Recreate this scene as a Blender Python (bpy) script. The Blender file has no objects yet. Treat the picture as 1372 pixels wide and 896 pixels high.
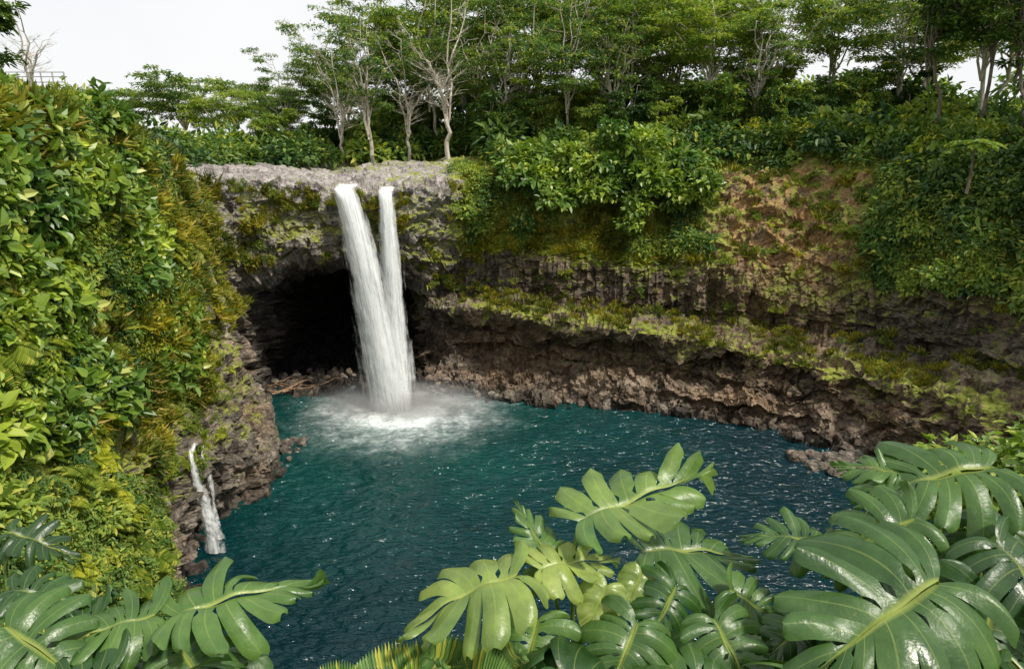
import bpy, math, random
import numpy as np
from mathutils import Vector, Matrix, Euler
R=np.random.RandomState(7); random.seed(7)
scene=bpy.context.scene
COL=scene.collection
# ---------------------------------------------------------------- helpers
def link(o,parent=None):
    COL.objects.link(o)
    if parent: o.parent=parent
    return o
def empty(name):
    o=bpy.data.objects.new(name,None); COL.objects.link(o); return o
def mk_mesh(name,verts,faces,mats=(),matidx=None,smooth=False):
    verts=np.asarray(verts,dtype=np.float32)
    me=bpy.data.meshes.new(name)
    if isinstance(faces,np.ndarray):
        n,k=faces.shape
        me.vertices.add(len(verts)); me.vertices.foreach_set('co',verts.ravel())
        me.loops.add(n*k); me.loops.foreach_set('vertex_index',faces.astype(np.int32).ravel())
        me.polygons.add(n); me.polygons.foreach_set('loop_start',np.arange(0,n*k,k,dtype=np.int32))
        me.update(calc_edges=True)
    else:
        me.from_pydata([tuple(v) for v in verts],[],faces); me.update()
    for m in mats: me.materials.append(m)
    if matidx is not None: me.polygons.foreach_set('material_index',np.asarray(matidx,dtype=np.int32))
    me.polygons.foreach_set('use_smooth',np.full(len(me.polygons),bool(smooth)))
    me.update()
    return me
def set_attr(me,name,vals):
    a=me.attributes.new(name,'FLOAT','POINT'); a.data.foreach_set('value',np.asarray(vals,dtype=np.float32))
def norm(a): return a/np.maximum(np.linalg.norm(a,axis=-1,keepdims=True),1e-9)
def h3(ix,iy,iz,seed=0):
    n=(ix.astype(np.int64)*73856093)^(iy.astype(np.int64)*19349663)^(iz.astype(np.int64)*83492791)^(seed*2654435)
    n=n&0x7fffffff
    n=(n^(n>>13))*1274126177 & 0x7fffffff
    n=(n^(n>>16))*60493 & 0x7fffffff
    return ((n>>7)&0xffff)/65535.0
def vnoise(p,seed=0):
    f=np.floor(p); t=p-f; t=t*t*(3-2*t); i=f.astype(np.int64)
    out=0
    for dx in (0,1):
        wx=t[:,0] if dx else 1-t[:,0]
        for dy in (0,1):
            wy=t[:,1] if dy else 1-t[:,1]
            for dz in (0,1):
                wz=t[:,2] if dz else 1-t[:,2]
                out=out+wx*wy*wz*h3(i[:,0]+dx,i[:,1]+dy,i[:,2]+dz,seed)
    return out*2-1
def fbm(p,o=4,seed=0):
    s=0;a=1;t=0
    for k in range(o):
        s=s+a*vnoise(p*(2**k)+k*17.3,seed+k); t+=a; a*=.5
    return s/t
def cell(p,seed=0):
    i=np.floor(p).astype(np.int64); return h3(i[:,0],i[:,1],i[:,2],seed)*2-1
def sstep(a,b,x):
    t=np.clip((x-a)/(b-a),0,1); return t*t*(3-2*t)
# ---------------------------------------------------------------- material helpers
def newmat(name):
    m=bpy.data.materials.new(name); m.use_nodes=True
    nt=m.node_tree; nt.nodes.clear()
    out=nt.nodes.new('ShaderNodeOutputMaterial')
    return m,nt,out
def N(nt,t,**kw):
    n=nt.nodes.new(t)
    for k,v in kw.items():
        if k in n.inputs: n.inputs[k].default_value=v
        else: setattr(n,k,v)
    return n
def noise(nt,vec,scale,detail=6,rough=.6):
    n=N(nt,'ShaderNodeTexNoise'); n.inputs['Scale'].default_value=scale
    n.inputs['Detail'].default_value=detail; n.inputs['Roughness'].default_value=rough
    if vec is not None: nt.links.new(vec,n.inputs['Vector'])
    return n.outputs[0]
def ramp(nt,fac,stops):
    r=N(nt,'ShaderNodeValToRGB'); e=r.color_ramp.elements
    while len(e)<len(stops): e.new(.5)
    for i,(p,c) in enumerate(stops):
        e[i].position=p; e[i].color=(c[0],c[1],c[2],1) if not isinstance(c,(int,float)) else (c,c,c,1)
    nt.links.new(fac,r.inputs[0]); return r.outputs[0]
def mix(nt,fac,a,b,mode='MIX'):
    m=N(nt,'ShaderNodeMix',data_type='RGBA',blend_type=mode)
    for s,v in ((m.inputs[0],fac),(m.inputs[6],a),(m.inputs[7],b)):
        if hasattr(v,'links'): nt.links.new(v,s)
        elif isinstance(v,(int,float)): s.default_value=v
        else: s.default_value=(v[0],v[1],v[2],1)
    return m.outputs[2]
def math_(nt,op,a,b=0.5,clamp=False):
    m=N(nt,'ShaderNodeMath',operation=op); m.use_clamp=clamp
    for s,v in ((m.inputs[0],a),(m.inputs[1],b)):
        if hasattr(v,'links'): nt.links.new(v,s)
        else: s.default_value=v
    return m.outputs[0]
def foliage_mat(name,dark,light,accent,rough=.45,spec=.35,trans=.3,accent_amt=.15):
    m,nt,out=newmat(name)
    geo=N(nt,'ShaderNodeNewGeometry'); oi=N(nt,'ShaderNodeObjectInfo')
    isl=geo.outputs['Random Per Island']
    c=mix(nt,isl,dark,light)
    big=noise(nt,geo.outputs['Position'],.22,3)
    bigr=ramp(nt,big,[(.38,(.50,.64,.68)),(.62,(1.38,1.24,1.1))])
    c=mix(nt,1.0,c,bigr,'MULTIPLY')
    orr=ramp(nt,oi.outputs['Random'],[(0,(.50,.66,.76)),(.5,(1,1,1)),(1,(1.45,1.28,.85))])
    c=mix(nt,1.0,c,orr,'MULTIPLY')
    a=math_(nt,'GREATER_THAN',isl,1-accent_amt)
    c=mix(nt,a,c,accent)
    p=N(nt,'ShaderNodeBsdfPrincipled'); nt.links.new(c,p.inputs['Base Color'])
    p.inputs['Roughness'].default_value=rough; p.inputs['Specular IOR Level'].default_value=spec
    t=N(nt,'ShaderNodeBsdfTranslucent'); tcx=mix(nt,1.0,c,(1.3,1.35,.6),'MULTIPLY'); nt.links.new(tcx,t.inputs['Color'])
    ms=N(nt,'ShaderNodeMixShader'); ms.inputs[0].default_value=trans
    nt.links.new(p.outputs[0],ms.inputs[1]); nt.links.new(t.outputs[0],ms.inputs[2]); nt.links.new(ms.outputs[0],out.inputs[0])
    return m
def bark_mat(name,c1,c2):
    m,nt,out=newmat(name); tc=N(nt,'ShaderNodeTexCoord')
    mp=N(nt,'ShaderNodeMapping'); mp.inputs['Scale'].default_value=(1,1,.35); nt.links.new(tc.outputs['Object'],mp.inputs[0])
    n=noise(nt,mp.outputs[0],3,6)
    c=ramp(nt,n,[(.35,c1),(.65,c2)])
    p=N(nt,'ShaderNodeBsdfPrincipled'); p.inputs['Roughness'].default_value=.85
    nt.links.new(c,p.inputs['Base Color'])
    b=N(nt,'ShaderNodeBump'); b.inputs['Strength'].default_value=.4; nt.links.new(n,b.inputs['Height']); nt.links.new(b.outputs[0],p.inputs['Normal'])
    nt.links.new(p.outputs[0],out.inputs[0]); return m
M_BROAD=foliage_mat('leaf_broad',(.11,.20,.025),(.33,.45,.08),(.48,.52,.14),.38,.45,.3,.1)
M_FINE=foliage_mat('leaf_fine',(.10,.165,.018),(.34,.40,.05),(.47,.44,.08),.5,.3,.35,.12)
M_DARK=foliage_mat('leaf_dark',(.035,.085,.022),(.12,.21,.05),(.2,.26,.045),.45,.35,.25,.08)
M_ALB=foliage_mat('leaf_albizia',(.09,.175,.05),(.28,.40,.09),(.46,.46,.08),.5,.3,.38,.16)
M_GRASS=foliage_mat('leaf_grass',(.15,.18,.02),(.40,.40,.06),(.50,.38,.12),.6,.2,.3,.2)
M_BARK=bark_mat('bark_pale',(.26,.22,.17),(.62,.57,.49))
M_BARKD=bark_mat('bark_dark',(.07,.055,.04),(.22,.18,.14))
# ---------------------------------------------------------------- rock / terrain material
def rock_material(name,terrain=True):
    m,nt,out=newmat(name); geo=N(nt,'ShaderNodeNewGeometry'); pos=geo.outputs['Position']
    n1=noise(nt,pos,.55,8,.65); n2=noise(nt,pos,3.2,8,.7); n3=noise(nt,pos,.16,4)
    mp=N(nt,'ShaderNodeMapping'); mp.inputs['Scale'].default_value=(.25,.25,2.2); nt.links.new(pos,mp.inputs[0])
    st=noise(nt,mp.outputs[0],1.2,6)
    f=math_(nt,'ADD',math_(nt,'MULTIPLY',n1,.55),math_(nt,'MULTIPLY',n2,.45))
    c=ramp(nt,f,[(.36,(.028,.025,.022)),(.45,(.105,.088,.070)),(.53,(.23,.19,.15)),(.64,(.46,.40,.33))])
    c=mix(nt,ramp(nt,n3,[(.48,0),(.64,.6)]),c,mix(nt,1.0,c,(1.15,.86,.64),'MULTIPLY'))
    c=mix(nt,ramp(nt,st,[(.38,.6),(.52,0)]),c,(.03,.026,.023))
    if not terrain: c=mix(nt,1.0,c,(1.0,1.03,1.06),'MULTIPLY')
    if terrain:
        ag=N(nt,'ShaderNodeAttribute',attribute_name='gray').outputs['Fac']
        gcol=ramp(nt,f,[(.37,(.07,.063,.06)),(.47,(.27,.24,.23)),(.60,(.52,.48,.45))])
        c=mix(nt,ag,c,gcol)
        ad=N(nt,'ShaderNodeAttribute',attribute_name='dirt').outputs['Fac']
        dcol=ramp(nt,n2,[(.35,(.21,.11,.045)),(.62,(.54,.32,.14))])
        c=mix(nt,math_(nt,'MULTIPLY',ad,ramp(nt,n1,[(.38,.25),(.55,1)])),c,dcol)
        sx=N(nt,'ShaderNodeSeparateXYZ'); nt.links.new(pos,sx.inputs[0])
        av=N(nt,'ShaderNodeAttribute',attribute_name='veg').outputs['Fac']
        nz=N(nt,'ShaderNodeSeparateXYZ'); nt.links.new(geo.outputs['Normal'],nz.inputs[0])
        nn=noise(nt,pos,.7,9,.74)
        k=math_(nt,'ADD',math_(nt,'MULTIPLY',av,.9),math_(nt,'MULTIPLY',math_(nt,'SUBTRACT',nn,.5),2.6))
        k=math_(nt,'ADD',k,math_(nt,'MULTIPLY',nz.outputs[2],.38))
        k=ramp(nt,k,[(.45,0),(.66,1)])
        gcol2=ramp(nt,noise(nt,pos,2.4,7,.75),[(.32,(.07,.10,.016)),(.48,(.22,.26,.035)),(.66,(.44,.42,.07))])
        k=math_(nt,'MULTIPLY',k,ramp(nt,av,[(0,0),(.12,1)]))
        c=mix(nt,k,c,gcol2)
        cav=N(nt,'ShaderNodeAttribute',attribute_name='basalt_shade').outputs['Fac']
        c=mix(nt,cav,c,mix(nt,1.0,c,(.07,.07,.08),'MULTIPLY'))  # near-black multiply: painted cave shade, plus the dark columnar rock band
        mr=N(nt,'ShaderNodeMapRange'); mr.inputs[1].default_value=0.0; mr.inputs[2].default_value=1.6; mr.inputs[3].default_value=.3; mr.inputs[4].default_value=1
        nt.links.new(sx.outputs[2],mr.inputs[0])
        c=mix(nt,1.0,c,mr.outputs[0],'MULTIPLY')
    p=N(nt,'ShaderNodeBsdfPrincipled'); nt.links.new(c,p.inputs['Base Color'])
    p.inputs['Roughness'].default_value=.65; p.inputs['Specular IOR Level'].default_value=.4
    v=N(nt,'ShaderNodeTexVoronoi',feature='F1'); v.inputs['Scale'].default_value=1.1; nt.links.new(pos,v.inputs['Vector'])
    hh=math_(nt,'ADD',math_(nt,'MULTIPLY',noise(nt,pos,1.8,8,.62),1.0),math_(nt,'MULTIPLY',v.outputs[0],.5))
    b=N(nt,'ShaderNodeBump'); b.inputs['Strength'].default_value=1.0; b.inputs['Distance'].default_value=.5
    nt.links.new(hh,b.inputs['Height']); nt.links.new(b.outputs[0],p.inputs['Normal'])
    nt.links.new(p.outputs[0],out.inputs[0]); return m
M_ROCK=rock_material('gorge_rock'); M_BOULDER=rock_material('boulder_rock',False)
# ---------------------------------------------------------------- terrain stations
vL=[0,0,.05,.1,.2,.35,.6,.9,1,1,1,1,1]
vA=[0,0,.3,.7,1,1,1,1,1,1,1,1,1]
vF=[0,0,0,0,0,0,.12,.42,.40,.08,.03,.35,1]
vR0=[0,0,0,0,0,.25,.1,.3,.6,.3,.1,.6,1]
vR=[0,0,0,.1,.10,.5,.12,.35,1,1,1,1,1]
z=[0]*13
gF=[0,0,.0,0,0,0,.35,.45,.7,1,1,.7,0]
gR=[0,0,0,0,0,0,.1,.2,.3,.9,1,.5,0]
dR=[0,0,.15,.4,.3,.25,.1,.1,0,0,0,0,0]
dS=[0,0,.3,.2,.2,.4,.3,.6,1,1,.4,0,0]
ST=[
(-15,26,-.8,-.6,[(-3,-4),(0,0),(1.5,3),(3,6),(4.5,9),(6,12),(7.5,15),(9.5,19),(12,23),(15,27)],29,31,vA,z,z),
(-18.2,31.5,-.95,-.3,[(-3,-4),(0,0),(.8,2.5),(1.6,5.2),(2.3,8),(3,10.5),(3.8,13),(5.2,18),(6.6,24),(8.5,29.3)],31,32,vA,z,z),
(-20.9,38.8,-1,-.1,[(-3,-4),(0,0),(.3,2),(.7,4),(1.2,6),(1.8,8),(2.6,11),(3.8,17),(5,24),(6.5,30.2)],31.8,32.3,vL,z,z),
(-23.2,43.5,-1,0,[(-3,-4),(0,0),(.2,2),(.3,4.5),(.4,7),(1,8.5),(1.6,11),(2.2,17),(2.8,24),(4,30.7)],32,32.3,vL,z,z),
(-22.8,48.2,-.98,.2,[(-3,-4),(0,0),(.2,2.5),(.5,5),(1,7),(1.5,9),(2,11),(2.6,16),(3.5,23),(4.8,30.4)],32,32.4,vL,z,z),
(-21.6,55.9,-1,0,[(-3,-4),(0,0),(.2,2.2),(.9,3.9),(2.3,5),(4,7.5),(4.8,11),(5.2,16),(5.6,22),(6.5,27.8)],30,31,vL,z,z),
(-23.3,62.2,-1,.15,[(-3,-4),(0,0),(.3,2.3),(1,4),(2.5,5),(3.8,8),(4.4,12),(4.9,16),(5.3,21),(6,25.4)],27,28,[0,0,.05,.1,.2,.2,.3,.5,.6,.7,.8,1,1],gF,z),
(-30.0,70.4,-.8,.6,[(-3,-4),(0,0),(.2,2),(.3,4),(.3,7),(.2,10),(0,13),(.3,17),(.6,21),(2,24.8)],25.8,27,vF,gF,z),
(-29.8,73.0,0,1,[(-3,-4),(0,0),(8,.5),(17,.6),(20,4),(14,10),(0,13.6),(-.3,17),(.3,20.6),(1.5,24.5)],25.4,26.4,vF,gF,z),
(-26,74,0,1,[(-3,-4),(0,0),(10,.5),(22,.8),(28,4),(20,11),(.2,15.8),(-.3,18),(.2,21.2),(1,24.2)],25.2,26.3,vF,gF,z),
(-20,74.5,0,1,[(-3,-4),(0,-.4),(9,.2),(22,.8),(29,4),(21,11.8),(.3,16.0),(-.2,18),(-.2,21),(.2,23.7)],24.8,26,vF,gF,z),
(-15,74.7,0,1,[(-3,-4),(0,-.6),(8,-.2),(19,.8),(24,4),(17,11),(.8,15.5),(.3,18),(.0,20.6),(-.2,23.1)],24.5,25.6,vF,gF,z),
(-11.4,75,0,1,[(-3,-4),(0,-.3),(3,.8),(5,2.5),(6.2,6),(5.6,9.5),(4.5,12.8),(2,16),(.6,20),(.4,23.6)],25,26.2,vR0,gF,z),
(-8,75.2,0,1,[(-3,-4),(0,0),(2.5,1.5),(5.6,4),(5.4,7),(2.8,9.9),(6.4,10.8),(6.0,14.2),(3.5,17.2),(4,23.6)],25.2,26.8,vR0,gR,z),
(-3.9,73.5,.05,1,[(-3,-4),(0,0),(3,1.8),(7,4),(6.8,7.5),(3.4,9.8),(7.6,10.8),(7.4,15),(7.5,18),(9,24)],26,28,[0,0,0,0,0,.45,.12,.35,.9,.6,.5,1,1],gR,dR),
(7.8,70.7,.1,1,[(-3,-4),(0,0),(2,1.5),(5.4,3.5),(5.6,6.7),(2.2,9.0),(7.8,10.2),(7.6,14.5),(9,16.5),(12,24.5)],28,29,vR,z,dR),
(15.9,70.1,.2,.98,[(-3,-4),(0,0),(1,1.8),(3.2,3.8),(3.6,6),(1.0,8.3),(7.2,9.6),(7.0,14),(9.3,16.5),(14.5,25)],29,30,vR,z,dR),
(21.9,68,.4,.9,[(-3,-4),(0,0),(.8,2),(2.4,4),(3,5.8),(1.3,7.6),(8,9.1),(8.2,13),(11.5,17),(17,25)],29,30,[0,0,0,.1,.12,.45,.2,.4,.28,.28,.7,1,1],z,dS),
(27.6,64.1,.6,.8,[(-3,-4),(0,0),(.8,2),(2,3.8),(2.7,5.4),(1.4,7.0),(8.2,8.7),(9,12.5),(12,17.5),(17,25)],29,30,[0,0,0,.1,.1,.45,.25,.5,.38,.4,.8,1,1],z,dS),
(30.9,61.4,.7,.7,[(-3,-4),(0,0),(1,1.5),(2.4,3.3),(3,5),(2.2,6.8),(9,9.0),(10,13),(13,19),(16,25.5)],29,30,vR,z,dR),
(33.8,56.6,.9,.45,[(-3,-4),(0,0),(1,1.5),(2,3.3),(2.7,5),(2.6,7.1),(8.5,9.3),(10,14),(12.5,20),(15,26)],29,30,vR,z,dR),
(36,50,.97,.25,[(-3,-4),(0,0),(1,1.5),(2,3.3),(2.7,5),(3,7.5),(7,9.8),(9,14),(11.5,20),(14,26)],29,30,vR,z,dR),
(37,40,1,0,[(-3,-4),(0,0),(1.5,2),(3,4),(4.5,6.5),(6,9),(8,12),(10,16),(12,21),(15,26)],28,30,vR,z,z),
(33,30,.85,-.5,[(-3,-4),(0,0),(2,3),(4,6),(6,9),(8,12),(10,15),(12,19),(14,23),(16,26.5)],28,30,vA,z,z),
(18,23,.5,-.85,[(-3,-4),(0,0),(3,4),(5.5,7.5),(8,11),(10,14),(12,17),(14,20),(16.5,23.2),(19,26.4)],26.9,28,vA,z,z),
(0,21,0,-1,[(-3,-4),(0,0),(3,4),(5.5,7.5),(8,11),(10,14),(12,17),(14,20),(16.5,23.2),(19,26.2)],26.7,28,vA,z,z),
(-9,22,-.45,-.9,[(-3,-4),(0,0),(3,4),(5.5,7.5),(8,11),(10,14),(12,17),(14,20),(16.5,23.2),(19,26.4)],26.9,29,vA,z,z),
]
nS=len(ST)
CP=np.zeros((nS,13,7))
for i,(bx,by,nx,ny,pr,z10,z11,vg,gr,dt) in enumerate(ST):
    l=math.hypot(nx,ny); nx/=l; ny/=l
    for k,(d,zz) in enumerate(pr): CP[i,k,:3]=(bx+nx*d,by+ny*d,zz)
    rx,ry=CP[i,9,0]-2,CP[i,9,1]-45; l=math.hypot(rx,ry); rx/=l; ry/=l
    for k,dd,zz in ((10,8,z10),(11,45,z11),(12,900,z11+1)): CP[i,k,:3]=(CP[i,9,0]+rx*dd,CP[i,9,1]+ry*dd,zz)
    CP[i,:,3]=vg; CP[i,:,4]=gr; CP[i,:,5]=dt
    if 8<=i<=11: CP[i,2:6,6]=1; CP[i,6,6]=.15  # cave interior: its darkness painted into the rock colour
    if i==12: CP[i,2:6,6]=.55  # recess right of the falls: weaker painted shade
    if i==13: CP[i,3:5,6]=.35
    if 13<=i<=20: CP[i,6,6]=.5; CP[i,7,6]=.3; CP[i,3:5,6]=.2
def catmull(p0,p1,p2,p3,t):
    return .5*((2*p1)+(-p0+p2)*t+(2*p0-5*p1+4*p2-p3)*t*t+(-p0+3*p1-3*p2+p3)*t**3)
cols=[]; colseg=[]
for i in range(nS):
    p0,p1,p2,p3=CP[i-1],CP[i],CP[(i+1)%nS],CP[(i+2)%nS]
    d=max(np.linalg.norm(p1[1,:3]-p2[1,:3]),np.linalg.norm(p1[7,:3]-p2[7,:3]))
    vis = 1<=i<=21
    n=max(6,int(d/(.15 if vis else 1.2)))
    for j in range(n):
        t=j/n
        c=catmull(p0,p1,p2,p3,t); lin=p1*(1-t)+p2*t
        c=.6*c+.4*lin; c[10:]=lin[10:]*1.0; c[9]=.5*c[9]+.5*lin[9]
        cols.append(c); colseg.append(i+t)
cols=np.array(cols); nc=len(cols)
rows_n=[5,16,20,26,30,26,38,38,40,34,36,14]
rows=[];lev=[]
for k,n in enumerate(rows_n):
    for j in range(n):
        t=j/n
        tt=t if k<11 else t**2.2
        rows.append(cols[:,k]*(1-tt)+cols[:,k+1]*tt); lev.append(k+t)
rows.append(cols[:,12]); lev.append(12)
G=np.array(rows).transpose(1,0,2)
lev=np.array(lev); nr=len(lev)
for it in range(6): G[:,1:-1]=.5*G[:,1:-1]+.25*(G[:,:-2]+G[:,2:])
def normals(P):
    ds=np.roll(P,-1,0)-np.roll(P,1,0); dt=np.gradient(P,axis=1)
    return norm(np.cross(ds,dt))
P=G[:,:,:3].copy()
Ps=P.copy()
for it in range(12): Ps[:,1:-1]=.5*Ps[:,1:-1]+.25*(Ps[:,:-2]+Ps[:,2:])
Nn=normals(Ps)
flat=P.reshape(-1,3); nf=Nn.reshape(-1,3)
veg=np.clip(G[:,:,3],0,1).ravel(); gray=np.clip(G[:,:,4],0,1).ravel(); dirt=np.clip(G[:,:,5],0,1).ravel(); basalt_shade=np.clip(G[:,:,6],0,1).ravel()
LV=np.tile(lev,(nc,1)).ravel(); SEG=np.repeat(np.array(colseg),nr)
nearm=(1-sstep(10.5,11.3,LV))
rockm=np.clip(1-veg*.7,.3,1)
w=np.stack([fbm(flat*.35,3,11),fbm(flat*.35,3,12),fbm(flat*.35,3,13)],1)
w2=np.stack([fbm(flat*1.3,2,14),fbm(flat*1.3,2,15),fbm(flat*1.3,2,16)],1)
pw=flat+w*1.3+w2*.35
big=fbm(flat*.13,4,21)*1.8+fbm(flat*.45,4,31)*1.0
colm=cell(pw*np.array([1/1.1,1/1.1,1/3.2]),5)*.42+cell(pw*np.array([1/2.3,1/2.3,1/1.7]),6)*.6+cell(pw*np.array([1/.6,1/.6,1/.9]),7)*.18
cbandm=((SEG>12.5)&(SEG<22))*sstep(5.6,6.1,LV)*(1-sstep(7.3,7.9,LV))
pc=flat+w*.4
colm=colm*(1-.5*cbandm)+cbandm*(cell(pc*np.array([1/.8,1/.8,1/7.]),17)*.5+cell(pc*np.array([1/1.7,1/1.7,1/5.]),18)*.6)
strata=cell(np.stack([pw[:,0]*.12,pw[:,1]*.12,pw[:,2]*1.25],1),8)*.35
ledge=(LV>2.6)&(LV<5.4)
plat=sstep(8.9,9.4,LV)
slabs=cell(np.stack([pw[:,0]*.35,pw[:,1]*.35,pw[:,2]*.0],1),28)*.5+cell(np.stack([pw[:,0]*.8,pw[:,1]*.8,pw[:,2]*.0],1),29)*.22
disp=big*(.55+.45*rockm)+(1-plat)*((colm+strata*np.where(ledge,1.9,1.))*rockm+fbm(flat*1.7,4,41)*.26)+plat*(slabs+fbm(flat*1.2,3,43)*.25)*np.where(gray>.4,1,.3)
edge=sstep(0,1.0,LV)*(1-.4*sstep(9.2,10,LV))
seg_near=(SEG>22)|(SEG<.6)
disp=np.where(seg_near,disp*.35,disp)
flat2=flat+nf*(disp*edge*nearm)[:,None]
far=(LV>10)
flat2[:,2]+=np.where(far,fbm(flat*np.array([.05,.05,0]),3,51)*.8*(1-sstep(11.5,12,LV)),0)
P=flat2.reshape(nc,nr,3); Nn=normals(P); nf=Nn.reshape(-1,3)
ii=np.arange(nc); jj=np.arange(nr-1)
a=(ii[:,None]*nr+jj[None]); b=((ii[:,None]+1)%nc*nr+jj[None])
F=np.stack([a,b,b+1,a+1],-1).reshape(-1,4)
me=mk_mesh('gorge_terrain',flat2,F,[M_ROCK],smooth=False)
set_attr(me,'veg',veg); set_attr(me,'gray',gray); set_attr(me,'dirt',dirt); set_attr(me,'basalt_shade',basalt_shade)
terrain=link(bpy.data.objects.new('gorge_terrain',me))
plate=np.where((LV>=9)&(LV<12))[0]; plate=plate[::3]; PX=flat2[plate]
def gz(x,y):
    d=(PX[:,0]-x)**2+(PX[:,1]-y)**2; return float(PX[np.argmin(d),2])
# ---------------------------------------------------------------- leaves
def leaves(pos,dr,nr_,L,W,fold=.18,droop=.15):
    dr=norm(dr); side=norm(np.cross(dr,nr_)); nn=np.cross(side,dr)
    L=L[:,None]; W=W[:,None]
    v0=pos; tip=pos+dr*L-nn*L*droop
    l1=pos+dr*L*.28+side*W*.5+nn*W*fold; r1=pos+dr*L*.28-side*W*.5+nn*W*fold
    l2=pos+dr*L*.68+side*W*.38+nn*(W*fold-L*droop*.4); r2=pos+dr*L*.68-side*W*.38+nn*(W*fold-L*droop*.4)
    V=np.stack([v0,l1,l2,tip,r2,r1],1).reshape(-1,3)
    i=np.arange(len(pos))[:,None]*6
    Fa=np.concatenate([i+np.array([[0,3,2,1]]),i+np.array([[0,5,4,3]])],0)
    return V,Fa
def rdir(n,rs):
    a=rs.normal(size=(n,3)); return norm(a)
def clump(name,mat,n,L,W,seed,squash=.75,droop=.5,shell=.55):
    rs=np.random.RandomState(seed)
    d=rdir(n,rs); d[:,2]=np.abs(d[:,2])*1.0-.25; d=norm(d)
    lump=1+.55*vnoise(d*2.4+seed*3.1,seed)
    r=(shell+(1-shell)*rs.rand(n))*lump
    pos=d*r[:,None]*np.array([1,1,squash])
    dr=d*.8+rdir(n,rs)*.7; dr[:,2]-=droop*.6
    nn=d*.6+np.array([0,0,1.0])+rdir(n,rs)*.35
    s=.55+.8*rs.rand(n)
    V,Fa=leaves(pos,dr,nn,L*s,W*s)
    return mk_mesh(name,V,Fa,[mat])
def tuft(name,mat,n,L,W,seed):
    rs=np.random.RandomState(seed)
    pos=rs.normal(size=(n,3))*np.array([.35,.35,.02]); 
    dr=rdir(n,rs)*.6+np.array([0,0,1.]); nn=rdir(n,rs)+np.array([0,0,.3])
    s=.5+.8*rs.rand(n)
    V,Fa=leaves(pos,dr,nn,L*s,W*s,.1,.45); return mk_mesh(name,V,Fa,[mat])
def fernclump(name,mat,seed,nf=14,L=1.3):
    rs=np.random.RandomState(seed); Vs=[];Fs=[];n=0
    for k in range(nf):
        a=rs.rand()*6.283; el=rs.uniform(.3,1.2); l=L*rs.uniform(.6,1.1); t=np.linspace(.05,1,22)
        r=l*t*math.cos(el*.7); zz=l*(t*math.sin(el)-.6*t*t)
        ra=np.stack([np.cos(a)*r,np.sin(a)*r,zz],1); sd=np.array([-math.sin(a),math.cos(a),-.2]); fw=np.array([math.cos(a),math.sin(a),0])
        for sg in (1,-1):
            V,Fa=leaves(ra,np.tile(sd*np.array([sg,sg,1])+fw*.4,(22,1)),np.tile([0,0,1.],(22,1)),.34*l*np.sin(np.pi*np.linspace(.2,.95,22)),np.full(22,.05*l))
            Vs.append(V);Fs.append(Fa+n);n+=len(V)
    return mk_mesh(name,np.concatenate(Vs),np.concatenate(Fs),[mat])
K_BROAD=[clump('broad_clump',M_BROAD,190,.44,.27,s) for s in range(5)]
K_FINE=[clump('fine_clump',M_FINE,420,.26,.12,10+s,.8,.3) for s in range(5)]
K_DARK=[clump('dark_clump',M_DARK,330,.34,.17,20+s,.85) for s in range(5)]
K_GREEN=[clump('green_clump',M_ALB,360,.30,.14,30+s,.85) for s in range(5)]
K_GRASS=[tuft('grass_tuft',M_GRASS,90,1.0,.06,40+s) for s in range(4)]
K_FERN=[fernclump('fern_clump',M_FINE,60+s) for s in range(4)]
def scatter(parent,protos,idx,off,smin,smax,tilt=.5,rs=R,name='clump'):
    for i in idx:
        p=flat2[i]; n=nf[i]
        s=smin+(smax-smin)*rs.rand()**1.6
        up=Vector(n)*tilt+Vector((0,0,1-tilt)); up.normalize()
        q=up.to_track_quat('Z','Y').to_matrix()@Matrix.Rotation(rs.rand()*6.28,3,'Z')
        loc=Vector(p)+Vector(n)*off*s
        put(parent,protos[rs.randint(len(protos))],loc,q,s*(.85+.3*rs.rand()),name)
def put(parent,mesh,loc,rot,s,name='clump'):
    o=bpy.data.objects.new(name,mesh); COL.objects.link(o); o.parent=parent
    M=rot.to_4x4() if isinstance(rot,Matrix) else Matrix.Rotation(rot,4,'Z')
    sc=Matrix.Diagonal((s,s,s,1)) if not isinstance(s,tuple) else Matrix.Diagonal((*s,1))
    o.matrix_basis=Matrix.Translation(loc)@M@sc
def choose(mask,n,noise_scale=None,thr=0,seed=0):
    c=np.where(mask)[0]
    if noise_scale is not None:
        v=fbm(flat2[c]*noise_scale,3,seed); c=c[v>thr]
    if len(c)==0: return c
    return R.choice(c,min(n,len(c)),replace=False)
e=empty('cliff_shrubs')
left_up=(SEG>=.3)&(SEG<4.9)&(LV>6.3)&(LV<10.2)
scatter(e,K_BROAD,choose(left_up&(SEG<4.2),440,.12,-.05,3),.12,.4,1.7,.6)
scatter(e,K_FINE,choose(left_up,680,.25,.0,4),.08,.35,1.1,.6)
scatter(e,K_GREEN,choose(left_up,380,.2,.0,9),.1,.4,1.3,.6)
scatter(e,K_FERN,choose(left_up,260,.2,.0,19),.05,.5,1.2,.55)
scatter(e,K_DARK,choose(left_up,180,.2,.0,29),.0,.4,1.1,.6)
scatter(e,K_GRASS,choose(left_up,340,.2,-.05,39),.0,.5,1.4,.6)
scatter(e,K_FINE,choose((SEG>=1.2)&(SEG<5.2)&(LV>3)&(LV<=6.4)&(veg>.15),120,.3,.12,5),.0,.2,.6,.6)
scatter(e,K_FERN,choose((SEG>=1.5)&(SEG<6)&(LV>3)&(LV<=6.5),80,.3,.0,5),.0,.3,.7,.6)
scatter(e,K_FINE,choose((SEG>4.7)&(SEG<6.6)&(LV>6.3)&(LV<9.8),130,.3,.08,55),.0,.2,.7,.6)
scatter(e,K_GREEN,choose((SEG<1.6)&(LV>2)&(LV<8),330),.1,.5,1.2,.6)
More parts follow.
